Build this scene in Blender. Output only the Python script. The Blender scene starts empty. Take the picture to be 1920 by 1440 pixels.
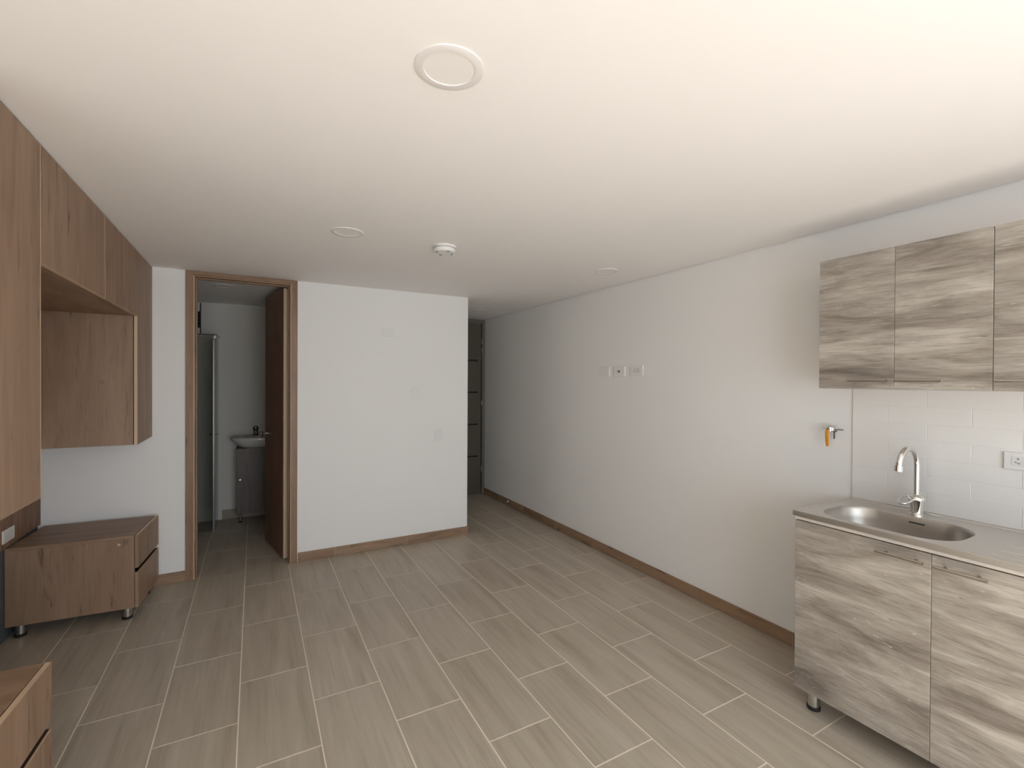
import bpy, bmesh, math, random
from mathutils import Matrix, Vector
random.seed(7)
S = bpy.context.scene
COL = S.collection
R = math.radians
PI = math.pi

# ------------------------------------------------------------------ camera
CAM_H = 1.4934
yaw, pitch, roll = 0.503745, 0.006482, 0.005056
cam = bpy.data.cameras.new('camera')
cam.sensor_fit = 'HORIZONTAL'
cam.sensor_width = 36.0
cam.lens = 36.0 * 876.73 / 1920.0
cam.clip_start = 0.02
cam_o = bpy.data.objects.new('camera', cam)
COL.objects.link(cam_o)
_r = Vector((math.cos(yaw), -math.sin(yaw), 0))
_f0 = Vector((math.sin(yaw), math.cos(yaw), 0))
_z = Vector((0, 0, 1))
_f = _f0 * math.cos(pitch) - _z * math.sin(pitch)
_u = _f0 * math.sin(pitch) + _z * math.cos(pitch)
_r2 = _r * math.cos(roll) + _u * math.sin(roll)
_u2 = _u * math.cos(roll) - _r * math.sin(roll)
cam_o.matrix_world = Matrix(((_r2.x, _u2.x, -_f.x, 0), (_r2.y, _u2.y, -_f.y, 0),
                             (_r2.z, _u2.z, -_f.z, CAM_H), (0, 0, 0, 1)))
S.camera = cam_o

# ------------------------------------------------------------------ light: bright hazy sky and ground through the balcony window behind the camera
REAR_Y = -1.45
WIN = (-0.45, 2.12, 0.06, 2.16)          # x0, x1, z0, z1 of the balcony opening
w = bpy.data.worlds.new('world')
S.world = w
w.use_nodes = True
bg = w.node_tree.nodes['Background']
bg.inputs[0].default_value = (0.85, 0.945, 1.04, 1)
bg.inputs[1].default_value = 5.5
sun = bpy.data.lights.new('sun', 'SUN')
sun.energy = 24.0
sun.angle = R(0.6)
sun.color = (1.0, 0.995, 0.985)
sun_o = bpy.data.objects.new('sun', sun)
COL.objects.link(sun_o)
sun_o.rotation_euler = (R(45), 0, R(8))  # high sun over the balcony behind the camera; its patch falls on the floor by the window
pl = bpy.data.lights.new('window_portal', 'AREA')
pl.shape = 'RECTANGLE'
pl.size = WIN[1] - WIN[0]
pl.size_y = WIN[3] - WIN[2]
pl.cycles.is_portal = True
po = bpy.data.objects.new('window_portal', pl)
COL.objects.link(po)
po.location = ((WIN[0] + WIN[1]) / 2, REAR_Y - 0.11, (WIN[2] + WIN[3]) / 2)
po.rotation_euler = (R(90), 0, 0)        # -Z of the lamp looks along +Y, into the room
S.view_settings.view_transform = 'Standard'
S.view_settings.look = 'None'
S.view_settings.gamma = 1.0
S.view_settings.use_curve_mapping = False
S.view_settings.exposure = 0.0
try:
    S.cycles.use_denoising = True
    S.cycles.max_bounces = 10
    S.cycles.diffuse_bounces = 7
    S.cycles.caustics_reflective = False
    S.cycles.caustics_refractive = False
except Exception:
    pass

# ------------------------------------------------------------------ materials
def lin(c):
    return tuple(((v / 255 / 12.92) if v <= 10 else ((v / 255 + 0.055) / 1.055) ** 2.4) for v in c) + (1,)

def mat(name, col, rough=0.5, metal=0.0, spec=0.5):
    m = bpy.data.materials.new(name)
    m.use_nodes = True
    b = m.node_tree.nodes['Principled BSDF']
    b.inputs['Base Color'].default_value = col
    b.inputs['Roughness'].default_value = rough
    b.inputs['Metallic'].default_value = metal
    b.inputs['Specular IOR Level'].default_value = spec
    return m

class NT:
    def __init__(s, m):
        s.t = m.node_tree
        s.b = s.t.nodes['Principled BSDF']
    def n(s, typ, **kw):
        k = s.t.nodes.new(typ)
        for a, v in kw.items():
            setattr(k, a, v)
        return k
    def l(s, a, b):
        s.t.links.new(a, b)
    def coords(s, scale, rnd=1.0, rot=(0, 0, 0)):
        tc = s.n('ShaderNodeTexCoord')
        oi = s.n('ShaderNodeObjectInfo')
        mul = s.n('ShaderNodeVectorMath', operation='SCALE')
        comb = s.n('ShaderNodeCombineXYZ')
        sq = s.n('ShaderNodeMath', operation='MULTIPLY')
        sq.inputs[1].default_value = 3.7
        fr = s.n('ShaderNodeMath', operation='FRACT')
        s.l(oi.outputs['Random'], sq.inputs[0]); s.l(sq.outputs[0], fr.inputs[0])
        s.l(oi.outputs['Random'], comb.inputs[0]); s.l(fr.outputs[0], comb.inputs[1]); s.l(oi.outputs['Random'], comb.inputs[2])
        mul.inputs['Scale'].default_value = 40.0 * rnd
        s.l(comb.outputs[0], mul.inputs[0])
        add = s.n('ShaderNodeVectorMath', operation='ADD')
        s.l(tc.outputs['Object'], add.inputs[0]); s.l(mul.outputs[0], add.inputs[1])
        mp = s.n('ShaderNodeMapping')
        mp.inputs['Scale'].default_value = scale
        mp.inputs['Rotation'].default_value = rot
        s.l(add.outputs[0], mp.inputs['Vector'])
        return mp.outputs[0]
    def noise(s, vec, scale, detail=4, rough=0.55, dist=0.0):
        k = s.n('ShaderNodeTexNoise')
        k.inputs['Scale'].default_value = scale
        k.inputs['Detail'].default_value = detail
        k.inputs['Roughness'].default_value = rough
        k.inputs['Distortion'].default_value = dist
        s.l(vec, k.inputs['Vector'])
        return k.outputs['Fac']
    def ramp(s, fac, stops, interp='LINEAR'):
        k = s.n('ShaderNodeValToRGB')
        k.color_ramp.interpolation = interp
        e = k.color_ramp.elements
        while len(e) < len(stops):
            e.new(0.5)
        for i, (p, c) in enumerate(stops):
            e[i].position = p
            e[i].color = c if len(c) == 4 else tuple(c) + (1,)
        s.l(fac, k.inputs[0])
        return k.outputs[0]
    def mix(s, kind, fac, a, b):
        k = s.n('ShaderNodeMix', data_type='RGBA', blend_type=kind)
        if isinstance(fac, (int, float)):
            k.inputs[0].default_value = fac
        else:
            s.l(fac, k.inputs[0])
        for i, v in ((6, a), (7, b)):
            if isinstance(v, tuple):
                k.inputs[i].default_value = v
            else:
                s.l(v, k.inputs[i])
        return k.outputs[2]
    def bump(s, h, strength, dist=0.002):
        k = s.n('ShaderNodeBump')
        k.inputs['Strength'].default_value = strength
        k.inputs['Distance'].default_value = dist
        s.l(h, k.inputs['Height'])
        s.l(k.outputs[0], s.b.inputs['Normal'])

def axscale(axis, along, across):
    return tuple(along if a == axis else across for a in 'XYZ')

def wood(name, axis, dark, mid, light, knot, rough=0.5, scale=1.0):
    """oak laminate: soft bands, fine pores and short dark knots, all running along one axis"""
    m = mat(name, mid, rough)
    N = NT(m)
    v = N.coords(axscale(axis, 0.22 * scale, 2.0 * scale))
    band = N.noise(v, 5.0, 4, 0.55, 0.9)
    c = N.ramp(band, [(0.27, dark), (0.48, mid), (0.72, light)])
    v2 = N.coords(axscale(axis, 0.8 * scale, 14 * scale))
    fine = N.noise(v2, 6.0, 6, 0.7, 0.8)
    c = N.mix('MULTIPLY', 0.6, c, N.ramp(fine, [(0.28, (0.66, 0.63, 0.60, 1)), (0.50, (0.97, 0.97, 0.97, 1)), (0.75, (1.06, 1.06, 1.06, 1))]))
    # dark flecks: thresholded stretched noise
    v3 = N.coords(axscale(axis, 1.1 * scale, 7.5 * scale))
    fl = N.noise(v3, 3.6, 3, 0.55, 0.5)
    c = N.mix('MIX', N.ramp(fl, [(0.61, (0, 0, 0, 1)), (0.74, (0.8, 0.8, 0.8, 1))]), c, knot)
    # pale rays
    v4 = N.coords(axscale(axis, 0.35 * scale, 9 * scale))
    ry = N.noise(v4, 4.0, 2, 0.5, 0.4)
    c = N.mix('MIX', N.ramp(ry, [(0.60, (0, 0, 0, 1)), (0.78, (0.5, 0.5, 0.5, 1))]), c, light)
    N.l(c, N.b.inputs['Base Color'])
    N.bump(fine, 0.06)
    return m

def greywood(name, axis):
    """weathered grey oak foil: level bands, sharp fine grain, dark checks and pale scuffs"""
    m = mat(name, lin((150, 142, 131)), 0.48)
    N = NT(m)
    v = N.coords(axscale(axis, 0.50, 2.6), rnd=0.05)
    band = N.noise(v, 4.6, 5, 0.60, 0.7)
    c = N.ramp(band, [(0.31, lin((112, 103, 94))), (0.43, lin((141, 132, 122))), (0.54, lin((156, 148, 138))), (0.69, lin((180, 172, 162)))])
    v2 = N.coords(axscale(axis, 1.3, 26), rnd=0.05)
    fine = N.noise(v2, 6.0, 7, 0.75, 0.35)
    c = N.mix('MULTIPLY', 0.85, c, N.ramp(fine, [(0.30, (0.55, 0.53, 0.51, 1)), (0.47, (0.98, 0.98, 0.98, 1)), (0.68, (1.20, 1.19, 1.18, 1))]))
    v5 = N.coords(axscale(axis, 0.8, 9), rnd=0.05)
    mid_ = N.noise(v5, 5.0, 6, 0.7, 0.9)
    c = N.mix('MULTIPLY', 0.7, c, N.ramp(mid_, [(0.30, (0.74, 0.72, 0.70, 1)), (0.50, (1, 1, 1, 1)), (0.70, (1.10, 1.10, 1.09, 1))]))
    v3 = N.coords(axscale(axis, 2.4, 17), rnd=0.05)
    ck = N.noise(v3, 3.0, 4, 0.6, 0.8)
    c = N.mix('MIX', N.ramp(ck, [(0.66, (0, 0, 0, 1)), (0.76, (0.7, 0.7, 0.7, 1))]), c, lin((88, 78, 68)))
    v4 = N.coords(axscale(axis, 4.2, 26), rnd=0.051)
    sc = N.noise(v4, 2.8, 3, 0.6, 1.6)
    c = N.mix('MIX', N.ramp(sc, [(0.66, (0, 0, 0, 1)), (0.74, (0.55, 0.55, 0.55, 1))]), c, lin((214, 207, 197)))
    N.l(c, N.b.inputs['Base Color'])
    N.bump(fine, 0.10)
    return m

def tilemat(name):
    m = mat(name, lin((165, 150, 130)), 0.42)
    N = NT(m)
    v = N.coords((3.0, 0.30, 1.0))
    band = N.noise(v, 4.5, 4, 0.55, 0.5)
    c = N.ramp(band, [(0.25, lin((157, 145, 128))), (0.46, lin((172, 161, 145))), (0.60, lin((178, 168, 152))), (0.80, lin((187, 177, 161)))])
    v2 = N.coords((22, 0.75, 1.0))
    st = N.noise(v2, 3.0, 4, 0.6, 0.2)
    c = N.mix('MULTIPLY', 0.6, c, N.ramp(st, [(0.28, (0.80, 0.785, 0.77, 1)), (0.50, (1, 1, 1, 1)), (0.8, (1.04, 1.04, 1.04, 1))]))
    N.l(c, N.b.inputs['Base Color'])
    N.bump(st, 0.03)
    return m

def paint(name, col, rough=0.75, bumps=0.04):
    m = mat(name, col, rough, spec=0.3)
    N = NT(m)
    v = N.coords((1, 1, 1), 0.0)
    N.bump(N.noise(v, 140, 3, 0.6), bumps, 0.0006)
    b = N.noise(v, 1.1, 2, 0.5)
    c = N.mix('MULTIPLY', 1.0, col, N.ramp(b, [(0.3, (0.99, 0.987, 0.984, 1)), (0.7, (1, 1, 1, 1))]))
    N.l(c, N.b.inputs['Base Color'])
    return m

def brushed(name, axis, col, rough=0.34):
    m = mat(name, col, rough, 1.0)
    N = NT(m)
    v = N.coords(axscale(axis, 1.0, 160))
    f = N.noise(v, 3.0, 3, 0.6)
    r = N.ramp(f, [(0.3, (rough * 0.85,) * 3 + (1,)), (0.7, (rough * 1.2,) * 3 + (1,))])
    N.l(r, N.b.inputs['Roughness'])
    N.bump(f, 0.03, 0.0003)
    return m

M = {}
M['wall'] = paint('white_wall_paint', (0.80, 0.79, 0.775, 1))
M['ceiling'] = paint('white_ceiling_paint', (0.865, 0.84, 0.825, 1))
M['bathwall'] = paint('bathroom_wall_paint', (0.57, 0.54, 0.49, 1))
M['concrete'] = paint('pale_bounce_concrete', (0.50, 0.48, 0.46, 1), 0.9)
M['tile'] = tilemat('wood_grain_porcelain')
M['grout'] = mat('beige_grout', lin((226, 213, 195)), 0.9)
M['skirt'] = wood('brown_wood_grain_skirting', 'Y', lin((122, 96, 74)), lin((143, 115, 91)), lin((157, 129, 104)), lin((70, 50, 38)), 0.45, 1.6)
M['skirt_x'] = wood('brown_wood_grain_skirting_cross', 'X', lin((122, 96, 74)), lin((145, 117, 93)), lin((160, 132, 107)), lin((66, 47, 36)), 0.45, 1.6)
OAK = (lin((131, 104, 83)), lin((148, 120, 98)), lin((160, 133, 111)), lin((84, 62, 48)))
M['oak'] = wood('oak_laminate', 'Z', *OAK)
M['oak_y'] = wood('oak_laminate_lengthwise', 'Y', *OAK)
M['oak_x'] = wood('oak_laminate_crosswise', 'X', *OAK)
M['oak_edge'] = mat('oak_edge_band', lin((198, 172, 144)), 0.5)
M['case'] = wood('oak_door_casing', 'Z', lin((122, 94, 70)), lin((138, 108, 83)), lin((150, 120, 94)), lin((84, 60, 45)), 0.5, 1.5)
M['case_x'] = wood('oak_door_casing_cross', 'X', lin((122, 94, 70)), lin((138, 108, 83)), lin((150, 120, 94)), lin((84, 60, 45)), 0.5, 1.5)
M['leaf'] = wood('oak_door_leaf', 'Z', lin((112, 82, 60)), lin((126, 94, 70)), lin((136, 103, 78)), lin((80, 56, 42)), 0.5)
M['slat'] = wood('dark_oak_slat', 'Z', lin((104, 74, 54)), lin((120, 88, 64)), lin((132, 98, 73)), lin((78, 54, 40)), 0.5)
M['groove'] = mat('slat_groove', lin((58, 40, 29)), 0.8)
M['grey'] = greywood('grey_oak_laminate', 'Y')
M['greyedge'] = mat('pale_carcass_board', lin((205, 196, 186)), 0.55)
M['metrotile'] = mat('white_glazed_tile', (0.80, 0.775, 0.745, 1), 0.16)
M['tilejoint'] = mat('white_tile_joint', (0.78, 0.755, 0.73, 1), 0.8)
M['steel'] = brushed('brushed_steel', 'Y', (0.66, 0.63, 0.59, 1), 0.36)
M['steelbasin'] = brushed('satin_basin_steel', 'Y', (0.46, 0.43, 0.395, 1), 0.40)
M['steel_z'] = brushed('brushed_steel_tube', 'Z', (0.60, 0.58, 0.55, 1), 0.25)
M['handle'] = mat('satin_nickel', (0.52, 0.475, 0.43, 1), 0.26, 1.0)
M['chrome'] = mat('chrome', (0.80, 0.79, 0.77, 1), 0.06, 1.0)
M['darkchrome'] = mat('dark_nickel', (0.25, 0.24, 0.22, 1), 0.3, 1.0)
M['black'] = mat('black_plastic', (0.012, 0.011, 0.010, 1), 0.5)
M['gap_shade'] = mat('drawer_gap_shade', (0.006, 0.006, 0.006, 1), 0.9)
M['plastic'] = mat('white_plastic', (0.762, 0.748, 0.73, 1), 0.35)
M['plastic2'] = mat('white_plastic_insert', (0.70, 0.685, 0.665, 1), 0.35)
M['lamprim2'] = mat('grey_seal', (0.30, 0.29, 0.27, 1), 0.4)
M['lens'] = mat('opal_diffuser', (0.83, 0.80, 0.775, 1), 0.5)
M['lamprim'] = mat('white_lamp_rim', (0.75, 0.715, 0.70, 1), 0.5)
M['yellow'] = mat('yellow_handle_sleeve', lin((205, 138, 34)), 0.45)
M['irondoor'] = mat('dark_olive_metal', (0.088, 0.072, 0.052, 1), 0.45)
M['irongroove_shade'] = mat('metal_groove_shade', (0.010, 0.008, 0.006, 1), 0.6)
M['ironframe'] = mat('taupe_metal_frame', (0.15, 0.125, 0.10, 1), 0.45)
M['porcelain'] = mat('white_porcelain', (0.52, 0.51, 0.48, 1), 0.12)
M['bathskirt'] = mat('brown_bathroom_skirting', lin((138, 124, 108)), 0.5)
M['slate'] = mat('slate_blue_board', lin((84, 89, 97)), 0.6)
M['vanity'] = wood('dark_vanity_laminate', 'Z', lin((76, 65, 60)), lin((88, 76, 69)), lin((98, 85, 77)), lin((60, 50, 45)), 0.5)
M['alu'] = mat('white_aluminium', (0.7, 0.7, 0.69, 1), 0.4)
g = bpy.data.materials.new('clear_shower_glass')
g.use_nodes = True
_t = g.node_tree
_t.nodes.clear()
_o = _t.nodes.new('ShaderNodeOutputMaterial')
_m = _t.nodes.new('ShaderNodeMixShader')
_tr = _t.nodes.new('ShaderNodeBsdfTransparent')
_tr.inputs[0].default_value = (0.86, 0.87, 0.85, 1)
_gl = _t.nodes.new('ShaderNodeBsdfGlossy')
_gl.inputs['Roughness'].default_value = 0.03
_fr = _t.nodes.new('ShaderNodeFresnel')
_fr.inputs[0].default_value = 1.45
_t.links.new(_fr.outputs[0], _m.inputs[0])
_t.links.new(_tr.outputs[0], _m.inputs[1])
_t.links.new(_gl.outputs[0], _m.inputs[2])
_t.links.new(_m.outputs[0], _o.inputs[0])
M['glass'] = g

# ------------------------------------------------------------------ mesh helpers
class MB:
    def __init__(s):
        s.v = []; s.f = []
    def _add(s, vs, fs):
        o = len(s.v)
        s.v += [tuple(a) for a in vs]
        s.f += [tuple(i + o for i in q) for q in fs]
        return s
    def box(s, x0, x1, y0, y1, z0, z1):
        vs = [(x, y, z) for z in (z0, z1) for y in (y0, y1) for x in (x0, x1)]
        return s._add(vs, [(0, 2, 3, 1), (4, 5, 7, 6), (0, 1, 5, 4), (2, 6, 7, 3), (0, 4, 6, 2), (1, 3, 7, 5)])
    def prism(s, pts, axis, a, b):
        """extrude a 2D polygon (ccw) along axis from a to b; 2D coords are the other two axes in x,y,z order"""
        def P(p, t):
            return {'X': (t, p[0], p[1]), 'Y': (p[0], t, p[1]), 'Z': (p[0], p[1], t)}[axis]
        n = len(pts)
        vs = [P(p, a) for p in pts] + [P(p, b) for p in pts]
        fs = [tuple(range(n)), tuple(range(2 * n - 1, n - 1, -1))]
        fs += [(i, i + n, (i + 1) % n + n, (i + 1) % n) for i in range(n)]
        return s._add(vs, fs)
    def tube(s, path, rad, seg=14, cap=True, flat=None):
        path = [Vector(p) for p in path]
        n = len(path)
        rads = rad if isinstance(rad, (list, tuple)) else [rad] * n
        t0 = (path[1] - path[0]).normalized()
        ref = Vector((0, 0, 1)) if abs(t0.z) < 0.9 else Vector((1, 0, 0))
        nrm = (ref - t0 * ref.dot(t0)).normalized()
        vs = []
        for i in range(n):
            t = (path[min(i + 1, n - 1)] - path[max(i - 1, 0)]).normalized()
            nrm = (nrm - t * nrm.dot(t)).normalized()
            b = t.cross(nrm)
            for k in range(seg):
                a = 2 * PI * k / seg
                d = nrm * math.cos(a) * (flat or 1.0) + b * math.sin(a)
                vs.append(path[i] + d * rads[i])
        fs = []
        for i in range(n - 1):
            for k in range(seg):
                a, b2 = i * seg + k, i * seg + (k + 1) % seg
                fs.append((a, b2, b2 + seg, a + seg))
        if cap:
            fs.append(tuple(range(seg - 1, -1, -1)))
            fs.append(tuple((n - 1) * seg + k for k in range(seg)))
        return s._add(vs, fs)
    def lathe(s, c, prof, axis='Z', seg=48):
        """prof: list of (radius, height) along axis, from c"""
        vs = []
        for r, h in prof:
            for k in range(seg):
                a = 2 * PI * k / seg
                p, q = r * math.cos(a), r * math.sin(a)
                vs.append({'Z': (c[0] + p, c[1] + q, c[2] + h), 'X': (c[0] + h, c[1] + p, c[2] + q), 'Y': (c[0] + p, c[1] + h, c[2] + q)}[axis])
        fs = []
        for i in range(len(prof) - 1):
            for k in range(seg):
                a, b = i * seg + k, i * seg + (k + 1) % seg
                fs.append((a, b, b + seg, a + seg))
        fs.append(tuple(range(seg - 1, -1, -1)))
        m = (len(prof) - 1) * seg
        fs.append(tuple(m + k for k in range(seg)))
        return s._add(vs, fs)
    def loft(s, rings, cap0=False, cap1=True):
        n = len(rings[0])
        vs = [p for r in rings for p in r]
        fs = []
        for i in range(len(rings) - 1):
            for k in range(n):
                a, b = i * n + k, i * n + (k + 1) % n
                fs.append((a, b, b + n, a + n))
        if cap0:
            fs.append(tuple(range(n - 1, -1, -1)))
        if cap1:
            m = (len(rings) - 1) * n
            fs.append(tuple(m + k for k in range(n)))
        return s._add(vs, fs)
    def mesh(s, name, material, origin=(0, 0, 0), bevel=0.0, seg=2, smooth=None):
        bm = bmesh.new()
        ox, oy, oz = origin
        vv = [bm.verts.new((x - ox, y - oy, z - oz)) for x, y, z in s.v]
        for q in s.f:
            try:
                bm.faces.new([vv[i] for i in q])
            except ValueError:
                pass
        bmesh.ops.recalc_face_normals(bm, faces=bm.faces)
        if bevel > 0:
            es = [e for e in bm.edges if len(e.link_faces) == 2 and e.calc_face_angle(0) > 0.6]
            bmesh.ops.bevel(bm, geom=es, offset=bevel, segments=seg, affect='EDGES', profile=0.5)
        me = bpy.data.meshes.new(name)
        bm.to_mesh(me)
        bm.free()
        me.materials.append(material)
        if smooth is not None:
            for p in me.polygons:
                p.use_smooth = True
            try:
                me.set_sharp_from_angle(angle=R(smooth))
            except Exception:
                pass
        return me
    def build(s, name, material, parent=None, bevel=0.0, seg=2, smooth=None, origin=None):
        """vertices are given in the parent's own space (world space for things placed by abs_thing)"""
        org = origin if origin is not None else (tuple(parent['_org']) if parent is not None and '_org' in parent else (0, 0, 0))
        me = s.mesh(name, material, org, bevel, seg, smooth)
        o = bpy.data.objects.new(name, me)
        COL.objects.link(o)
        if parent is not None:
            o.parent = parent
        return o

def tag(o, label=None, cat=None, group=None, kind=None):
    for k, v in (('label', label), ('category', cat), ('group', group), ('kind', kind)):
        if v:
            o[k] = v
    return o

def thing(name, label, cat, loc, rz=0.0, group=None, kind=None, absolute=True):
    """an Empty at the thing's base; with absolute=True its parts are written in world coordinates"""
    o = bpy.data.objects.new(name, None)
    o.empty_display_size = 0.05
    COL.objects.link(o)
    o.location = loc
    o.rotation_euler = (0, 0, rz)
    if absolute:
        o['_org'] = loc
    return tag(o, label, cat, group, kind)

def struct(name, mb, material, label, cat, origin=None, bevel=0.0):
    o = mb.build(name, material, None, bevel=bevel)
    return tag(o, label, cat, kind='structure')

def copy_tree(o, parent=None):
    c = o.copy()
    COL.objects.link(c)
    c.parent = parent
    for ch in list(o.children):
        copy_tree(ch, c)
    return c

# ------------------------------------------------------------------ the shell
XL, XR = -1.25, 2.668          # left and right wall
YB = 4.19                      # back wall
XH = 1.817                     # outer corner: the hall starts here
YH = 5.60                      # end of the hall
BX0, BX1, BY = -0.95, 0.95, 5.85
ZC = 2.30
DX0, DX1, DZ = -0.400, 0.267, 2.272     # bathroom door opening

mb = MB().box(XL - .1, XR + .1, REAR_Y - .1, 6.0, -0.10, -0.0008)
floor = struct('floor', mb, M['grout'], 'floor of wood-look porcelain tiles laid in running bond', 'floor')

mb = MB().box(XL - .1, XR - .007, REAR_Y - .1, 6.0, ZC, ZC + .025)
mb.box(XL - .1, XR + .1, REAR_Y - .1, 6.0, ZC + .025, ZC + .12)
struct('ceiling', mb, M['ceiling'], 'flat white plastered ceiling over the room and the hall', 'ceiling')

mb = MB().box(XL, DX0, YB, YB + .10, -.006, ZC)
mb.box(DX1, XH, YB, YB + .10, -.006, ZC)
mb.box(DX0, DX1, YB, YB + .10, DZ, ZC)
struct('wall_back', mb, M['wall'], 'white back wall pierced by the bathroom doorway', 'wall')
wall_right = struct('wall_right', MB().box(XR, XR + .1, REAR_Y - .1, YH + .1, -.006, ZC + .025), M['wall'],
                    'long white right wall running from the kitchen to the hall door', 'wall')
wall_left = struct('wall_left', MB().box(XL - .1, XL, REAR_Y - .1, YB + .1, -.006, ZC), M['wall'],
                   'white left wall behind the oak cabinets', 'wall')
mb = MB().box(XL, WIN[0], REAR_Y - .1, REAR_Y, -.006, ZC)
mb.box(WIN[1], XR, REAR_Y - .1, REAR_Y, -.006, ZC)
mb.box(WIN[0], WIN[1], REAR_Y - .1, REAR_Y, WIN[3], ZC)
mb.box(WIN[0], WIN[1], REAR_Y - .1, REAR_Y, -.006, WIN[2])
struct('wall_rear', mb, M['wall'], 'white wall with the wide balcony opening opposite the doorway', 'wall')
struct('wall_hall', MB().box(XH - .1, XH, YB + .10, YH + .1, -.006, ZC), M['wall'], 'white side wall of the short hall', 'wall')
mb = MB().box(XH, XR, YH + .045, YH + .1, -.006, ZC)
struct('wall_hall_end', mb, M['wall'], 'white end wall of the hall behind the metal door', 'wall')
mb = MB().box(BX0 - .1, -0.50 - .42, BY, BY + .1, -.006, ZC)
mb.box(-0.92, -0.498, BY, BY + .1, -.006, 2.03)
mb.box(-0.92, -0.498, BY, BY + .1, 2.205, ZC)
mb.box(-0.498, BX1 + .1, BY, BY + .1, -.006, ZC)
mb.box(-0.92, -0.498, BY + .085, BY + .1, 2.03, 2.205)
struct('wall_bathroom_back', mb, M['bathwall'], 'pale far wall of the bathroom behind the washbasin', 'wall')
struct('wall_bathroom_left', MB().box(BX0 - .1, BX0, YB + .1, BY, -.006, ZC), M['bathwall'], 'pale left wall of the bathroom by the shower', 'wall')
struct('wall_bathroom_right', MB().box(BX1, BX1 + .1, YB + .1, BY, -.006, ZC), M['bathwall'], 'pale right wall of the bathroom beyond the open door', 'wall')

# balcony window frame behind the camera (sliding sashes pushed open)
wf = thing('window_1', 'white aluminium frame of the balcony opening behind the camera', 'window', (0.9, REAR_Y - .05, 0), kind='structure')
for nm, b in (('jamb', (WIN[0], WIN[0] + .05, WIN[2], WIN[3])), ('jamb', (WIN[1] - .05, WIN[1], WIN[2], WIN[3]))):
    MB().box(b[0], b[1], REAR_Y - .09, REAR_Y - .01, b[2], b[3]).build(nm, M['alu'], wf, bevel=.003)
MB().box(WIN[0] + .05, WIN[1] - .05, REAR_Y - .09, REAR_Y - .01, WIN[3] - .05, WIN[3]).build('head_rail', M['alu'], wf, bevel=.003)
MB().box(WIN[0] + .05, WIN[1] - .05, REAR_Y - .09, REAR_Y - .01, WIN[2], WIN[2] + .03).build('sill_track', M['alu'], wf, bevel=.003)

struct('floor_balcony_bounce', MB().box(-1.4, 3.2, REAR_Y - 1.7, REAR_Y - .1, -.10, -.02), M['concrete'], 'unseen pale concrete balcony floor added to bounce sun onto the ceiling', 'floor')  # unseen slab, added to throw sunlight up to the ceiling

# ------------------------------------------------------------------ floor tiles (one object each)
TW, TL, TX0 = 0.304, 0.60715, -0.05879
OFF = {-4: 3.867, -3: 3.5671, -2: 3.8651, -1: 3.559, 0: 3.8595, 1: 3.5551, 2: 3.8507, 3: 3.5479,
       4: 3.8456, 5: 3.5409, 6: 3.8402, 7: 3.5341, 8: 3.8316}
GR = 0.0056
tile_cache = {}
def tile_mesh(sx, sy):
    key = (round(sx, 3), round(sy, 3))
    if key not in tile_cache:
        a, b, c = sx / 2, sy / 2, 0.0006
        r0 = [(-a, -b, -.0008), (a, -b, -.0008), (a, b, -.0008), (-a, b, -.0008)]
        r1 = [(-a, -b, -c), (a, -b, -c), (a, b, -c), (-a, b, -c)]
        r2 = [(-a + c, -b + c, 0), (a - c, -b + c, 0), (a - c, b - c, 0), (-a + c, b - c, 0)]
        tile_cache[key] = MB().loft([r0, r1, r2]).mesh('floor_tile', M['tile'])
    return tile_cache[key]
REG = [(XL, XR, REAR_Y, YB), (XH, XR, YB, YH), (BX0, BX1, YB + .10, BY), (DX0, DX1, YB, YB + .10)]
for c in range(-4, 9):
    x0, x1 = TX0 + c * TW + GR / 2, TX0 + (c + 1) * TW - GR / 2
    for mm in range(-5, 9):
        yb = OFF[c] - mm * TL
        y0, y1 = yb - TL + GR / 2, yb - GR / 2
        rects = []
        for (a0, a1, b0, b1) in REG:
            q = (max(x0, a0), min(x1, a1), max(y0, b0), min(y1, b1))
            if q[1] - q[0] > .004 and q[3] - q[2] > .004:
                rects.append(list(q))
        # join the cuts of one tile where they stack through the doorway with the same width
        rects.sort(key=lambda t: t[2])
        out = []
        for q in rects:
            if out and abs(out[-1][3] - q[2]) < 1e-6 and abs(out[-1][0] - q[0]) < .003 and abs(out[-1][1] - q[1]) < .003:
                out[-1][3] = q[3]
            else:
                out.append(q)
        for q in out:
            o = bpy.data.objects.new('floor_tile', tile_mesh(q[1] - q[0], q[3] - q[2]))
            COL.objects.link(o)
            o.parent = floor
            o.location = ((q[0] + q[1]) / 2, (q[2] + q[3]) / 2, random.uniform(-.0003, .0003))

# ------------------------------------------------------------------ baseboards: backing strip + wood-look pieces
def baseboard(name, label, axis, fixed, face, a, b, seams, m, h=.078):
    """axis along which it runs; fixed = wall plane, face = proud plane"""
    lo, hi = min(fixed, face), max(fixed, face)
    back = (lo, hi - .004) if fixed < face else (lo + .004, hi)
    mb = MB()
    if axis == 'Y':
        mb.box(back[0], back[1], a, b, 0, h - .002)
    else:
        mb.box(a, b, back[0], back[1], 0, h - .002)
    root = struct(name, mb, M['grout'], label, 'baseboard')
    cuts = [a] + sorted(s for s in seams if a < s < b) + [b]
    for i in range(len(cuts) - 1):
        p, q = cuts[i] + .0012, cuts[i + 1] - .0012
        mb = MB()
        if axis == 'Y':
            mb.box(lo, hi, p, q, 0.0, h)
        else:
            mb.box(p, q, lo, hi, 0.0, h)
        mid = (p + q) / 2
        org = ((lo + hi) / 2, mid, 0) if axis == 'Y' else (mid, (lo + hi) / 2, 0)
        o = mb.build('baseboard_tile', m, root, bevel=.0015, seg=1, origin=org)
        o.location = org
    return root
seams = [2.135 + .6 * k for k in range(-6, 7)]
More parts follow.
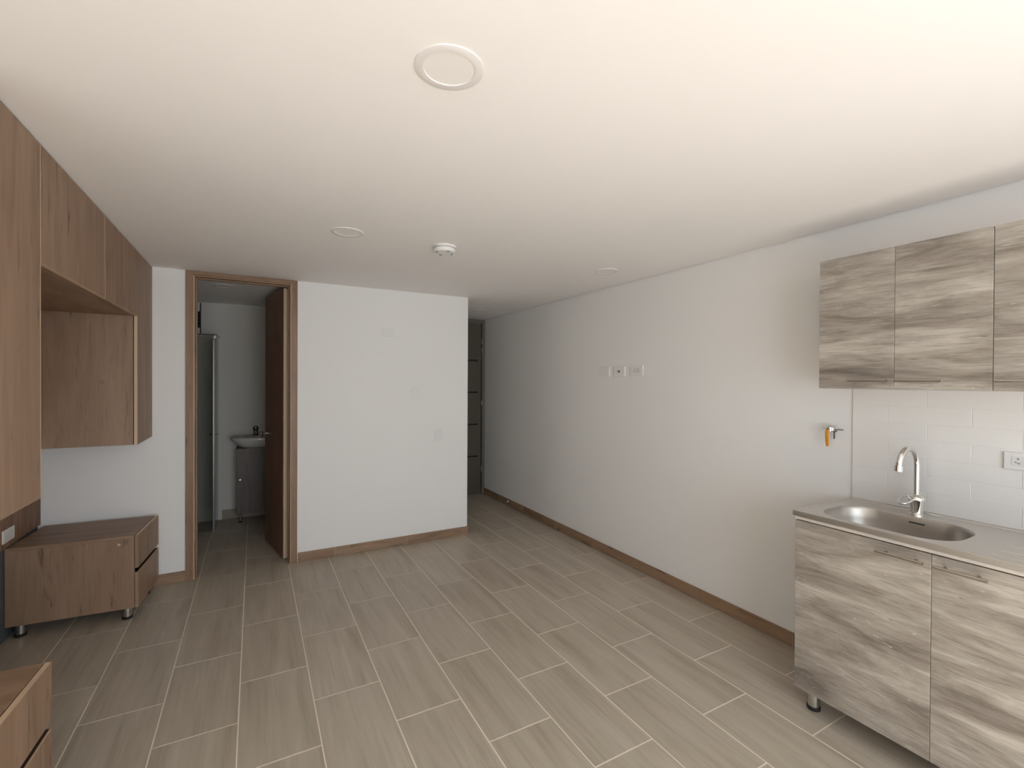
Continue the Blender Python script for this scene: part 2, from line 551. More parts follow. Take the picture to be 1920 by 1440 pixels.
baseboard('baseboard_right', 'brown wood-look baseboard along the long right wall', 'Y', XR, XR - .010, REAR_Y, YH - .02, seams, M['skirt'], .082)
baseboard('baseboard_back', 'brown wood-look baseboard between the bathroom door and the hall corner', 'X', YB, YB - .010, .312, XH + .010, [.6, 1.22], M['skirt_x'])
baseboard('baseboard_back_left', 'short brown wood-look baseboard left of the bathroom door', 'X', YB, YB - .010, XL, -.446, [-.75], M['skirt_x'])
baseboard('baseboard_hall', 'brown wood-look baseboard on the hidden side of the hall corner', 'Y', XH, XH + .010, YB, YH - .02, [4.79], M['skirt'])
baseboard('baseboard_bathroom', 'brown baseboard under the bathroom washbasin', 'X', BY, BY - .010, -.300, BX1, [.3], M['bathskirt'], .10)

# ------------------------------------------------------------------ bathroom door: casing, jambs, leaf
d1 = thing('door_1', 'oak bathroom door standing open into the dark bathroom', 'door', ((DX0 + DX1) / 2, YB, 0), kind='structure')
FL, FR, FT = -.444, .308, 2.298
IL, IR, IT = -.385, .252, 2.258
def casing(x0, x1, z0, z1, name, m):
    return MB().box(x0, x1, YB - .014, YB, z0, z1).build(name, m, d1, bevel=.002)
casing(FL, IL - .011, 0, FT, 'casing', M['case'])
casing(IR + .011, FR, 0, FT, 'casing', M['case'])
casing(IL - .011, IR + .011, IT + .011, FT, 'casing_head', M['case_x'])
for x0, x1 in ((IL - .011, IL - .006), (IR + .006, IR + .011)):
    MB().box(x0, x1, YB - .012, YB, 0, IT + .006).build('bead', M['oak_edge'], d1, bevel=.001, seg=1)
# lining of the opening, with its lighter arris and the door stop
for x0, x1 in ((DX0, IL), (IR, DX1)):
    MB().box(x0, x1, YB - .008, YB + .105, 0, IT).build('jamb', M['case'], d1, bevel=.0015)
MB().box(DX0, DX1, YB - .008, YB + .105, IT, IT + .012).build('jamb_head', M['case_x'], d1, bevel=.0015)
MB().box(IL, IL + .010, YB + .035, YB + .066, 0, IT).build('door_stop', M['case'], d1, bevel=.001)
MB().box(IL + .010, IR - .010, YB + .035, YB + .066, IT - .010, IT).build('door_stop', M['case_x'], d1, bevel=.001)
MB().box(IR - .010, IR, YB + .035, YB + .066, 0, IT).build('door_stop', M['case'], d1, bevel=.001)
# leaf: local frame, hinge edge at x=0, leaf along -x, thickness along +y when shut
leaf = MB().box(-.632, 0, 0, .036, .008, IT - .006).build('leaf', M['leaf'], d1, bevel=.0015, origin=(0, 0, 0))
leaf.location = (IR - .041 - d1.location.x, YB + .110 - d1.location.y, 0)
leaf.rotation_euler = (0, 0, -R(78.9))
MB().box(-.001, .0008, .0015, .0345, .010, IT - .008).build('hinge_edge', M['oak_edge'], leaf, origin=(0, 0, 0))
for z in (.22, 1.15, 2.04):
    MB().lathe((-.002, .041, z - .045), [(.006, 0), (.0065, .002), (.0065, .088), (.006, .09)], 'Z', 12).build('hinge', M['darkchrome'], leaf, origin=(0, 0, 0), smooth=40)
for sgn, y0 in ((-1, 0.0), (1, .036)):
    MB().lathe((-.575, y0, 1.0), [(.024, 0), (.024, sgn * .006), (.010, sgn * .008), (.010, sgn * .030), (.022, sgn * .036), (.026, sgn * .046), (.020, sgn * .058), (.004, sgn * .061)], 'Y', 24).build('knob', M['chrome'], leaf, origin=(0, 0, 0), smooth=40)

# ------------------------------------------------------------------ hall door (metal, horizontal grooves)
d2 = thing('door_2', 'dark olive metal entrance door with horizontal grooves at the hall end', 'door', (2.24, YH, 0), kind='structure')
MB().box(2.628, XR - .0005, YH - .02, YH + .045, 0, 2.292).build('frame_jamb', M['ironframe'], d2, bevel=.002)
MB().box(XH + .0005, XH + .04, YH - .02, YH + .045, 0, 2.292).build('frame_jamb', M['ironframe'], d2, bevel=.002)
MB().box(XH + .04, 2.628, YH - .02, YH + .045, 2.25, 2.292).build('frame_head', M['ironframe'], d2, bevel=.002)
mb = MB()
gz = [.008, .503, .922, 1.342, 1.760, 2.240]
MB().box(XH + .046, 2.612, YH + .022, YH + .042, .008, 2.240).build('leaf', M['irongroove_shade'], d2)  # near-black backing paints the shade inside the door's grooves
MB().box(2.570, 2.616, YH - .004, YH + .022, .008, 2.240).build('stile', M['irondoor'], d2, bevel=.0012)
MB().box(XH + .046, XH + .10, YH - .004, YH + .022, .008, 2.240).build('stile', M['irondoor'], d2, bevel=.0012)
for i in range(5):
    MB().box(XH + .100, 2.570, YH - .004, YH + .022, gz[i] + (.010 if i else 0), gz[i + 1] - (.010 if i < 4 else 0)).build('panel', M['irondoor'], d2, bevel=.0012)
for z in (2.01, 1.90, 1.205, .33):
    MB().lathe((2.624, YH - .010, z - .035), [(.007, 0), (.008, .003), (.008, .067), (.007, .07)], 'Z', 12).build('hinge', M['darkchrome'], d2, smooth=40)
MB().lathe((1.93, YH - .004, 1.02), [(.028, 0), (.028, -.008), (.012, -.010), (.012, -.035), (.028, -.045), (.028, -.062), (.010, -.068)], 'Y', 24).build('knob', M['darkchrome'], d2, smooth=40)

# ------------------------------------------------------------------ oak wall cabinets on the left
FX = -.642                      # plane of the fronts
ZB, ZN, ZT = 1.082, 1.890, 2.298
YA, YS, YN = 2.188, 2.980, 3.706
YC0 = 1.70
T = .018
def front(b, name, parent, m):
    return b.build(name, m, parent, bevel=.0012, seg=1)
# near column
n1 = thing('hanging_cabinet', 'tall oak hanging cabinet at the left edge of the picture', 'cabinet', (-.94, (YC0 + YA) / 2, ZB))
MB().box(XL, FX - T - .003, YC0, YC0 + T, ZB, ZT).build('side_panel', M['oak'], n1)
MB().box(XL, FX - T - .003, YA - T, YA, ZB, ZT).build('side_panel', M['oak'], n1)
MB().box(XL, FX - T - .003, YC0 + T, YA - T, ZB, ZB + T).build('bottom_panel', M['oak_x'], n1)
MB().box(XL, FX - T - .003, YC0 + T, YA - T, ZT - T, ZT).build('top_panel', M['oak_x'], n1)
MB().box(XL, XL + .006, YC0 + T, YA - T, ZB + T, ZT - T).build('back_panel', M['oak'], n1)
front(MB().box(FX - T, FX, YC0 + .002, YA - .0025, ZB, ZT - .003), 'door', n1, M['oak'])
MB().box(FX - T + .001, FX + .0002, YA - .0025, YA - .0002, ZB + .001, ZT - .003).build('edge_band', M['oak_edge'], n1)
# bridge
n2 = thing('bridge_cabinet', 'short oak bridge cabinet above the open niche', 'cabinet', (-.94, (YA + YS) / 2, ZN))
MB().box(XL, FX - T - .003, YA, YS, ZN + .001, ZN + T).build('bottom_panel', M['oak_y'], n2)
MB().box(XL, FX - T - .003, YA, YS, ZT - T, ZT).build('top_panel', M['oak_y'], n2)
MB().box(XL, FX - T - .003, YA, YA + T, ZN + T, ZT - T).build('side_panel', M['oak'], n2)
MB().box(XL, FX - T - .003, YS - T, YS, ZN + T, ZT - T).build('side_panel', M['oak'], n2)
front(MB().box(FX - T, FX, YA + .0018, YS - .0045, ZN, ZT - .003), 'door', n2, M['oak'])
MB().box(FX - T + .002, FX + .0003, YS - .0045, YS - .0001, ZN + .001, ZT - .003).build('edge_band', M['oak_edge'], n2)
# far L-shaped cabinet
n3 = thing('corner_cabinet', 'l-shaped oak hanging cabinet against the back wall beside the doorway', 'cabinet', (-.94, 3.6, ZB))
MB().box(XL, FX - T - .003, YS, YB - .001, ZT - T, ZT).build('top_panel', M['oak_y'], n3)
MB().box(XL, FX - T - .003, YS, YN, ZN + .001, ZN + T).build('bottom_panel', M['oak_y'], n3)
MB().box(XL, FX - T - .004, YN + .001, YN + .001 + T, ZB, ZN).build('side_panel', M['oak'], n3)
MB().box(XL, FX - T - .003, YB - T - .001, YB - .001, ZB, ZT - T).build('side_panel', M['oak'], n3)
MB().box(XL, FX - T - .003, YN + .001 + T, YB - T - .001, ZB, ZB + T).build('bottom_panel', M['oak_x'], n3)
front(MB().prism([(YS + .0016, ZN), (YN, ZN), (YN, ZB), (YB - .003, ZB), (YB - .003, ZT - .003), (YS + .0016, ZT - .003)], 'X', FX - T, FX), 'door', n3, M['oak'])
MB().box(FX - T + .001, FX - .001, YN - .0008, YN + .0008, ZB + .001, ZN - .001).build('edge_band', M['oak_edge'], n3)
MB().box(FX - T + .004, FX - .0008, YA + .003, YS - .002, ZN - .0008, ZN + .0006).build('edge_band', M['oak_edge'], n2)
MB().box(FX - T + .004, FX - .0008, YS + .002, YN - .002, ZN - .0008, ZN + .0006).build('edge_band', M['oak_edge'], n3)

# slatted panel on the left wall
sp = thing('slat_panel', 'dark ribbed oak slat panel on the left wall above the drawers', 'wall panel', (XL + .001, 3.0, .53))
MB().box(XL + .001, XL + .009, YA, YB - .001, .532, ZB - .001).build('backing_board', M['groove'], sp)
MB().box(XL + .001, XL + .009, YA, YN, ZB - .001, ZN).build('backing_board', M['groove'], sp)
MB().box(XL + .001, XL + .007, YA, YB - .012, .002, .531).build('lower_board', M['slate'], sp)
PITCH = .0405
k = 0
slat_low = MB().box(0, .012, -.0155, .0155, .532 - .53, ZB - .001 - .53).mesh('slat', M['slat'], bevel=.003, seg=1)
slat_high = MB().box(0, .012, -.0155, .0155, .532 - .53, ZN - .53).mesh('slat', M['slat'], bevel=.003, seg=1)
y = YB - .022
while y > YA + .02:
    o = bpy.data.objects.new('slat', slat_low if y > YN - .016 else slat_high)
    COL.objects.link(o)
    o.parent = sp
    o.location = (.008, y - 3.0, 0)
    y -= PITCH
pt = thing('socket_plate', 'cream socket plate on the dark slat panel above the drawer unit', 'wall plate', (XL + .02, 3.712, .603))
MB().box(XL + .020, XL + .027, 3.640, 3.784, .566, .640).build('plate', M['plastic'], pt, bevel=.003)
MB().box(XL + .027, XL + .0285, 3.668, 3.756, .580, .626).build('insert', M['plastic2'], pt, bevel=.0006, seg=1)

# ------------------------------------------------------------------ drawer units
def leg(parent, x, y, h, r=.024):
    l = MB().lathe((x, y, 0.012), [(r, 0), (r, h - .012)], 'Z', 28).build('leg', M['steel_z'], parent, smooth=40, origin=(0, 0, 0))
    MB().lathe((x, y, 0), [(r + .003, 0), (r + .004, .002), (r + .004, .013), (r + .001, .016)], 'Z', 28).build('foot', M['black'], l, smooth=40, origin=(0, 0, 0))
    return l
def drawer_unit(label, loc, rz):
    W_, D_, Z0, Z1 = .612, .466, .075, .525       # local: +x drawer side at x=W_, y 0..D_
    t = thing('drawer_unit', label, 'drawer unit', loc, rz, group='low oak drawer units', absolute=False)
    o0 = (0, 0, 0)
    fx = W_ - T
    MB().box(0, fx - .003, 0, D_, Z1 - T, Z1).build('top_panel', M['oak_x'], t, bevel=.0012, seg=1, origin=o0)
    MB().box(0, fx - .003, -.0005, T, Z0, Z1 - T).build('side_panel', M['oak'], t, bevel=.0012, seg=1, origin=o0)
    MB().box(0, fx - .003, D_ - T, D_, Z0, Z1 - T).build('side_panel', M['oak'], t, bevel=.0012, seg=1, origin=o0)
    MB().box(0, T, T, D_ - T, Z0, Z1 - T).build('back_panel', M['oak_y'], t, origin=o0)
    MB().box(T, fx - .003, T, D_ - T, Z0, Z0 + T).build('bottom_panel', M['oak_x'], t, origin=o0)
    MB().box(fx - .09, fx - .045, T, D_ - T, .26, .34).build('shade_rail', M['gap_shade'], t, origin=o0)  # black rail paints the shade in the gap between the drawers
    for z0, z1 in ((.322, Z1 - .001), (Z0, .295)):
        d = MB().box(fx, W_, 0, D_, z0, z1).build('drawer', M['oak'], t, bevel=.001, seg=1, origin=o0)
        if z0 > .2:
            MB().box(fx + .0012, W_ - .0012, .001, D_ - .001, z1 - .0002, z1 + .0008).build('edge_band', M['oak_edge'], d, origin=o0)
        else:                                                     # finger groove: pale lip, recess shade painted as a dark strip
            MB().box(W_ - .005, W_ - .0006, .001, D_ - .001, z1 - .0002, z1 + .0010).build('edge_band', M['oak_edge'], d, origin=o0)
            MB().box(fx + .0005, W_ - .005, .001, D_ - .001, z1 - .0002, z1 + .0006).build('groove_shade_strip', M['groove'], d, origin=o0)
        MB().box(fx - .40, fx, .03, D_ - .03, z0 + .03, z1 - .07).build('drawer_box', M['oak_y'], d, origin=o0)
    MB().box(W_ - .102, W_ - .088, -.0025, 0, .470, .484).build('cover_cap', M['oak_edge'], t, bevel=.0008, seg=1, origin=o0)
    for x in (.05, W_ - .065):
        for yy in (.045, D_ - .05):
            leg(t, x, yy, Z0)
    return t
drawer_unit('low oak drawer unit on steel legs by the back wall beneath the niche', (-1.2405, 3.704, 0), -R(4.3))
drawer_unit('low oak drawer unit cut off at the bottom left of the picture', (-1.236, 1.715, 0), -R(2.2))

# ------------------------------------------------------------------ kitchen: backsplash tiles on the right wall
KY = 1.243
mb = MB().box(XR - .0066, XR, -.55, KY, .86, 1.475)
mb.build('tile_bed', M['tilejoint'], wall_right)
rows = [.9195 - .0775 + .0775 * i for i in range(9)]     # .842 .. 1.462
mt_cache = {}
def metro(ly, lz):
    key = (round(ly, 3), round(lz, 3))
    if key not in mt_cache:
        a, b, c = ly / 2, lz / 2, .0016
        r0 = [(0, -a, -b), (0, -a, b), (0, a, b), (0, a, -b)]
        r1 = [(-.0052, -a, -b), (-.0052, -a, b), (-.0052, a, b), (-.0052, a, -b)]
        r2 = [(-.0058, -a + c, -b + c), (-.0058, -a + c, b - c), (-.0058, a - c, b - c), (-.0058, a - c, -b + c)]
        mt_cache[key] = MB().loft([r0, r1, r2]).mesh('wall_tile', M['metrotile'])
    return mt_cache[key]
for i in range(8):
    z0, z1 = rows[i] + .0004, rows[i + 1] - .0004
    ys = [KY] + [(.943 if i % 2 else 1.0925) - .3 * k for k in range(6)]
    z0 = max(z0, .86)
    for k in range(len(ys) - 1):
        p, q = ys[k + 1] + .0007, ys[k] - .0007
        o = bpy.data.objects.new('wall_tile', metro(q - p, z1 - z0))
        COL.objects.link(o)
        o.parent = wall_right
        o.location = (XR - .002 + random.uniform(-.0003, .0003), (p + q) / 2, (z0 + z1) / 2)
        o.rotation_euler = (0, random.uniform(-.0025, .0025), random.uniform(-.0012, .0012))

# ------------------------------------------------------------------ kitchen: wall cabinets
def bar_handle(parent, x, y0, y1, z, axis='Y'):
    """satin bar on two posts, standing .026 off a front that faces -x at plane x"""
    h = MB().tube([(x - .028, y0, z), (x - .028, y1, z)], .0062, 14).build('handle', M['handle'], parent, smooth=40, origin=parent['_o'])
    for yy in (y0 + .028, y1 - .028):
        MB().tube([(x + .001, yy, z), (x - .026, yy, z)], .0045, 10).build('handle_post', M['handle'], h, smooth=40, origin=parent['_o'])
    return h
UX = 2.350
def kitchen_cabinet(name, label, y0, y1, z0, z1, fx, xback, doors, hz, group, legs=False):
    loc = ((fx + xback) / 2, (y0 + y1) / 2, 0.0 if legs else z0)
    t = thing(name, label, 'cabinet', loc, group=group)
    cx = fx + T
    MB().box(cx, xback, y0, y0 + T, z0, z1).build('side_panel', M['greyedge'], t)
    MB().box(cx, xback, y1 - T, y1, z0, z1).build('side_panel', M['grey'], t)
    MB().box(cx, xback, y0 + T, y1 - T, z0, z0 + T).build('bottom_panel', M['greyedge'], t)
    if legs:
        MB().box(cx, cx + .02, y0 + T, y1 - T, z1 - .05, z1).build('front_rail', M['greyedge'], t)
        MB().box(xback - .03, xback - .006, y0 + T, y1 - T, z1 - .08, z1).build('back_rail', M['greyedge'], t)
    else:
        MB().box(cx, xback, y0 + T, y1 - T, z1 - T, z1).build('top_panel', M['greyedge'], t)
    MB().box(xback - .005, xback, y0 + T, y1 - T, z0 + T, z1 - T).build('back_panel', M['greyedge'], t)
    for (a, b, h0, h1) in doors:
        dz1 = z1 - (.021 if legs else 0)
        d = MB().box(fx, cx - .001, a + .0008, b - .0008, z0, dz1).build('door', M['grey'], t, bevel=.001, seg=1)
        d['_o'] = loc
        bar_handle(d, fx, h0, h1, hz)
    if legs:
        MB().box(fx - .001, cx - .001, y0, y1, z1 - .0165, z1 - .0005).build('top_strip', M['greyedge'], t, bevel=.001, seg=1)
        for yy in (y0 + .06, y1 - .045):
            for xx in (fx + .078, xback - .06):
                l = MB().lathe((xx, yy, .012), [(.024, 0), (.024, z0 - .012)], 'Z', 28).build('leg', M['steel_z'], t, smooth=40)
                MB().lathe((xx, yy, 0), [(.027, 0), (.028, .002), (.028, .014), (.025, .017)], 'Z', 28).build('foot', M['black'], l, smooth=40, origin=loc)
    return t
kitchen_cabinet('wall_cabinet', 'grey oak two-door wall cabinet over the sink faucet', .645, 1.243, 1.466, 2.065, UX, XR - .009,
                [(.945, 1.243, .959, 1.108), (.645, .945, .785, .935)], 1.503, 'grey kitchen wall cabinets')
kitchen_cabinet('wall_cabinet', 'grey oak wall cabinet cut by the right edge of the picture', .045, .6448, 1.466, 2.065, UX, XR - .009,
                [(.345, .6448, .485, .634), (.045, .345, .185, .334)], 1.503, 'grey kitchen wall cabinets')
LX = 2.170
ZD = .888
kitchen_cabinet('base_cabinet', 'grey oak two-door sink cabinet on steel legs', .262, 1.243, .105, ZD, LX, XR - .011,
                [(.752, 1.243, .767, .918), (.262, .752, .594, .739)], .832, 'grey kitchen base cabinets', True)
kitchen_cabinet('base_cabinet', 'grey oak base cabinet beyond the right edge of the picture', -.25, .261, .105, ZD, LX, XR - .011,
                [(-.25, .261, .09, .24)], .832, 'grey kitchen base cabinets', True)

# ------------------------------------------------------------------ steel sink top
CX0, CX1, CY0, CY1, CZ = 2.150, 2.659, -.255, 1.246, .914
st = thing('sink_top', 'brushed steel worktop with a long oval-ended sink basin', 'sink', ((CX0 + CX1) / 2, .94, ZD))
sc = (2.357, .944)
ha, hb, rr = .166, .238, .125
def outline(ha, hb, rr, n=24):
    pts = []
    for q, (sx, sy) in enumerate(((1, 1), (-1, 1), (-1, -1), (1, -1))):
        for k in range(n):
            a = q * PI / 2 + (k / (n - 1)) * PI / 2
            pts.append((sc[0] + sx * (ha - rr) + rr * math.cos(a), sc[1] + sy * (hb - rr) + rr * math.sin(a)))
    return pts
ol = outline(ha, hb, rr)
PX0, PX1, PY0, PY1 = CX0 + .014, CX1 - .034, sc[1] - .262, CY1 - .022
def to_rect(p):
    dx, dy = p[0] - sc[0], p[1] - sc[1]
    ts = []
    if abs(dx) > 1e-9:
        ts.append(((PX1 if dx > 0 else PX0) - sc[0]) / dx)
    if abs(dy) > 1e-9:
        ts.append(((PY1 if dy > 0 else PY0) - sc[1]) / dy)
    t_ = min(ts)
    return [sc[0] + dx * t_, sc[1] + dy * t_]
rect = [to_rect(p) for p in ol]
for cxy in ((PX0, PY0), (PX1, PY0), (PX0, PY1), (PX1, PY1)):
    i = min(range(len(rect)), key=lambda j: (rect[j][0] - cxy[0]) ** 2 + (rect[j][1] - cxy[1]) ** 2)
    rect[i] = list(cxy)
ZP = CZ - .003
mb = MB()
mb.loft([[(x, y, ZP) for x, y in rect], [(x, y, ZP) for x, y in ol]], cap1=False)
mb.box(PX0, PX1, CY0 + .02, PY0, ZP - .001, ZP)
mb.build('deck', M['steel'], st)
# folded edges: front, ends, and the raised strip along the tiles
MB().box(CX0, CX0 + .014, CY0, CY1, ZD + .0005, CZ).build('front_edge', M['steel'], st, bevel=.003)
MB().box(CX0 + .014, CX1, CY1 - .022, CY1, ZD + .0005, CZ).build('end_edge', M['steel'], st, bevel=.003)
MB().box(CX0 + .014, CX1, CY0, CY0 + .02, ZD + .0005, CZ).build('end_edge', M['steel'], st, bevel=.003)
MB().box(CX1 - .034, CX1, CY0 + .02, CY1 - .022, ZD + .0005, CZ + .001).build('back_edge', M['steel'], st, bevel=.004)
def ring(s, z, d=0.0):
    return [(x, y, z) for x, y in outline(ha - s, hb - s, max(rr - s, .03))]
mb = MB()
mb.loft([ring(0, ZP), ring(.002, ZP - .003), ring(.006, ZP - .010), ring(.012, ZP - .05), ring(.019, ZP - .10), ring(.030, ZP - .128), ring(.052, ZP - .143), ring(.085, ZP - .148)])
ba = mb.build('basin', M['steelbasin'], st, smooth=50)
MB().lathe((2.357, .90, ZP - .147), [(.042, 0), (.042, .002), (.034, .003), (.030, .0), (.012, -.001)], 'Z', 32).build('drain', M['chrome'], ba, smooth=40, origin=st['_org'])
MB().box(2.506, 2.512, .893, .949, .884, .889).build('overflow_slot', M['black'], ba, bevel=.002, origin=st['_org'])
for i in range(5):
    x = 2.21 + .075 * i
    MB().tube([(x, .02, ZP - .001), (x, .60, ZP - .001)], .004, 8).build('drain_ridge', M['steel'], st, smooth=50)

# faucet
fa = thing('kitchen_faucet', 'chrome gooseneck faucet standing behind the sink basin', 'faucet', (2.572, .945, CZ - .002))
MB().lathe((2.572, .945, CZ - .003), [(.026, 0), (.026, .004), (.022, .006), (.024, .03), (.029, .060), (.031, .072), (.026, .083), (.013, .090)], 'Z', 36).build('body', M['chrome'], fa, smooth=40)
path = [(2.572, .945, .99), (2.572, .945, 1.06), (2.572, .945, 1.128)]
for k in range(1, 17):
    a = PI * .90 * k / 16
    path.append((2.572 - .069 + .069 * math.cos(a), .945 + .012 * (1 - math.cos(a)) * .5, 1.128 + .080 * math.sin(a)))
path.append((2.4335, .957, 1.143))
sp_ = MB().tube(path, .0112, 18).build('spout', M['chrome'], fa, smooth=50)
MB().tube([(2.4345, .957, 1.149), (2.4325, .957, 1.137), (2.4323, .957, 1.1355), (2.4285, .957, 1.112)], [.0125, .0125, .0162, .0162], 20).build('aerator', M['chrome'], sp_, smooth=40, origin=fa['_org'])
# looped lever handle
loop = []
for k in range(29):
    a = 2 * PI * k / 28
    loop.append((2.572 - .044 + .044 * math.cos(a), .945 + .022 + .022 * math.sin(a), .990 - .022 * (1 - math.cos(a)) * .55))
MB().tube(loop, .0048, 10, cap=False).build('lever', M['chrome'], fa, smooth=60)

# gas valve
gv = thing('gas_valve', 'chrome gas valve with yellow handle on the white wall beside the tiles', 'valve', (XR, 1.338, 1.25))
MB().lathe((XR, 1.330, 1.250), [(.016, 0), (.016, -.002), (.010, -.004), (.010, -.030)], 'X', 24).build('stub_pipe', M['chrome'], gv, smooth=40)
MB().lathe((XR - .034, 1.336, 1.238), [(.010, 0), (.012, .003), (.012, .022), (.008, .028), (.006, .034)], 'Z', 16).build('body', M['chrome'], gv, smooth=30)
MB().tube([(XR - .044, 1.338, 1.250), (XR - .050, 1.338, 1.246)], [.009, .006], 10).build('stem_nut', M['darkchrome'], gv, smooth=30)
MB().tube([(XR - .050, 1.339, 1.250), (XR - .052, 1.340, 1.235), (XR - .052, 1.3395, 1.20), (XR - .050, 1.338, 1.162)], [.008, .0095, .0095, .008], 12, flat=.45).build('handle', M['yellow'], gv, smooth=50)
MB().tube([(XR - .020, 1.322, 1.240), (XR - .020, 1.322, 1.200)], .003, 8).build('tie_wire', M['black'], gv)
MB().tube([(XR - .022, 1.318, 1.2505), (XR - .022, 1.278, 1.2505)], .0028, 8).build('test_nipple', M['darkchrome'], gv)

# ------------------------------------------------------------------ wall plates
def screw(parent, x, y, z, ax, sgn):
    pass
def back_plate(name, label, cat, x0, x1, z0, z1, proud=.006):
    t = thing(name, label, cat, ((x0 + x1) / 2, YB, z0))
    MB().box(x0, x1, YB - proud, YB, z0, z1).build('plate', M['plastic'], t, bevel=.002)
    return t
t = back_plate('blank_plate', 'blank white cover plate high on the back wall', 'wall plate', .990, 1.098, 1.884, 1.956, .004)
MB().lathe((1.044, YB - .004, 1.92), [(.003, 0), (.003, -.0006)], 'Y', 10).build('screw', M['plastic2'], t)
t = back_plate('intercom_plate', 'blank white upright plate in the middle of the back wall', 'wall plate', 1.264, 1.342, 1.314, 1.441)
MB().box(1.276, 1.330, YB - .0068, YB - .006, 1.330, 1.425).build('cover', M['plastic'], t, bevel=.0004, seg=1)
t = back_plate('light_switch', 'white rocker light switch low on the back wall near the hall corner', 'light switch', 1.484, 1.562, .917, 1.045)
MB().box(1.503, 1.543, YB - .0085, YB - .006, .940, 1.022).build('rocker_frame', M['plastic2'], t, bevel=.001, seg=1)
MB().prism([(YB - .0085, .946), (YB - .0085, 1.016), (YB - .0125, 1.016), (YB - .0098, .946)], 'X', 1.508, 1.538).build('rocker', M['plastic'], t)

def side_plate(name, label, cat, y0, y1, z0, z1, x=XR, proud=.010):
    t = thing(name, label, cat, (x, (y0 + y1) / 2, z0))
    MB().box(x - proud, x, y0, y1, z0, z1).build('plate', M['plastic'], t, bevel=.002)
    return t
side_plate('blank_plate', 'blank white plate, leftmost of three on the right wall', 'wall plate', 3.103, 3.241, 1.537, 1.619)
t = side_plate('coaxial_socket', 'white plate with one black socket, middle of three on the right wall', 'socket', 2.912, 3.046, 1.536, 1.617)
MB().lathe((XR - .010, 2.978, 1.577), [(.010, 0), (.010, -.002), (.0055, -.003), (.0055, -.012)], 'X', 20).build('connector', M['darkchrome'], t, smooth=40)
MB().box(XR - .0108, XR - .010, 2.930, 2.955, 1.550, 1.604).build('insert', M['plastic2'], t)
def duplex(t, x, cy, cz):
    MB().box(x - .0015, x, cy - .037, cy + .037, cz - .018, cz + .018).build('insert', M['plastic2'], t, bevel=.0005, seg=1)
    for s in (-1, 1):
        c = cy + s * .019
        MB().box(x - .0022, x - .0014, c + .0035, c + .0105 - .003, cz - .006, cz - .003).build('slot', M['black'], t)
        MB().box(x - .0022, x - .0014, c - .0105 + .003, c + .002, cz - .0095, cz - .0072).build('slot', M['black'], t)
        MB().lathe((x - .0014, c - .001, cz + .009), [(.0024, 0), (.0024, -.0008)], 'X', 10).build('slot', M['black'], t)
t = side_plate('power_outlet', 'white double outlet, rightmost of three plates on the right wall', 'socket', 2.708, 2.847, 1.541, 1.623)
duplex(t, XR - .010, 2.777, 1.582)
t = side_plate('power_outlet', 'white double outlet on the backsplash tiles right of the faucet', 'socket', .560, .693, 1.150, 1.219, XR - .009, .008)
duplex(t, XR - .017, .634, 1.185)

# door stop on the right baseboard
t = thing('door_stop', 'small chrome door stop on the baseboard deep in the hall', 'door stop', (XR - .010, 4.865, .065))
MB().lathe((XR - .010, 4.865, .067), [(.012, 0), (.012, -.002), (.005, -.004), (.005, -.028)], 'X', 16).build('stem', M['chrome'], t, smooth=40)
MB().lathe((XR - .036, 4.865, .067), [(.002, .009), (.009, .005), (.010, 0), (.009, -.005), (.002, -.009)], 'X', 16).build('bumper', M['plastic'], t, smooth=60)

# ------------------------------------------------------------------ ceiling lamps and smoke detector
def downlight(label, x, y, r=.088, z=ZC):
    t = thing('recessed_downlight', label, 'ceiling lamp', (x, y, z), group='recessed round downlights')
    prof = [(r, 0), (r, -.0030), (r - .0016, -.0038), (r - .0220, -.0038), (r - .0235, -.0015)]
    seg = 64
    mb = MB()
    rings = [[(x + a * math.cos(2 * PI * k / seg), y + a * math.sin(2 * PI * k / seg), z + h) for k in range(seg)] for a, h in prof]
    mb.loft(rings, cap1=False)
    mb.build('rim', M['lamprim'], t, smooth=30)
    MB().lathe((x, y, z - .0016), [(r - .0225, 0), (r - .0225, .0014)], 'Z', seg).build('diffuser', M['lens'], t)
    return t
downlight('large-looking unlit round downlight nearest the camera, high in the picture', .440, 1.142, .0885)
downlight('unlit round downlight left of the smoke detector', .443, 2.672, .0865)
downlight('unlit round downlight near the right wall beyond the smoke detector', 2.250, 2.672, .0865)
downlight('unlit round downlight in the dark hall ceiling', 2.248, 4.884, .0865)
downlight('unlit round downlight in the bathroom ceiling', -.230, 4.735, .0865)
t = thing('smoke_detector', 'round white smoke detector mounted on the ceiling', 'smoke detector', (1.000, 2.665, ZC))
MB().lathe((1.000, 2.665, ZC), [(.070, 0), (.070, -.009), (.068, -.011)], 'Z', 48).build('base', M['plastic'], t, smooth=40)
MB().lathe((1.000, 2.665, ZC - .010), [(.055, 0), (.055, -.008)], 'Z', 48).build('vent_ring', M['lamprim'], t, smooth=40)
hd = MB().lathe((1.000, 2.665, ZC - .016), [(.064, 0), (.066, -.003), (.064, -.017), (.057, -.023), (.030, -.024)], 'Z', 48).build('head', M['plastic'], t, smooth=35)
for k in range(4):
    a = k * PI / 2 + .10
    c, s = math.cos(a), math.sin(a)
    MB().tube([(1.000 + .050 * c - .009 * s, 2.665 + .050 * s + .009 * c, ZC - .0395), (1.000 + .050 * c + .009 * s, 2.665 + .050 * s - .009 * c, ZC - .0395)], .0028, 8).build('vent_slot', M['black'], hd, origin=t['_org'])

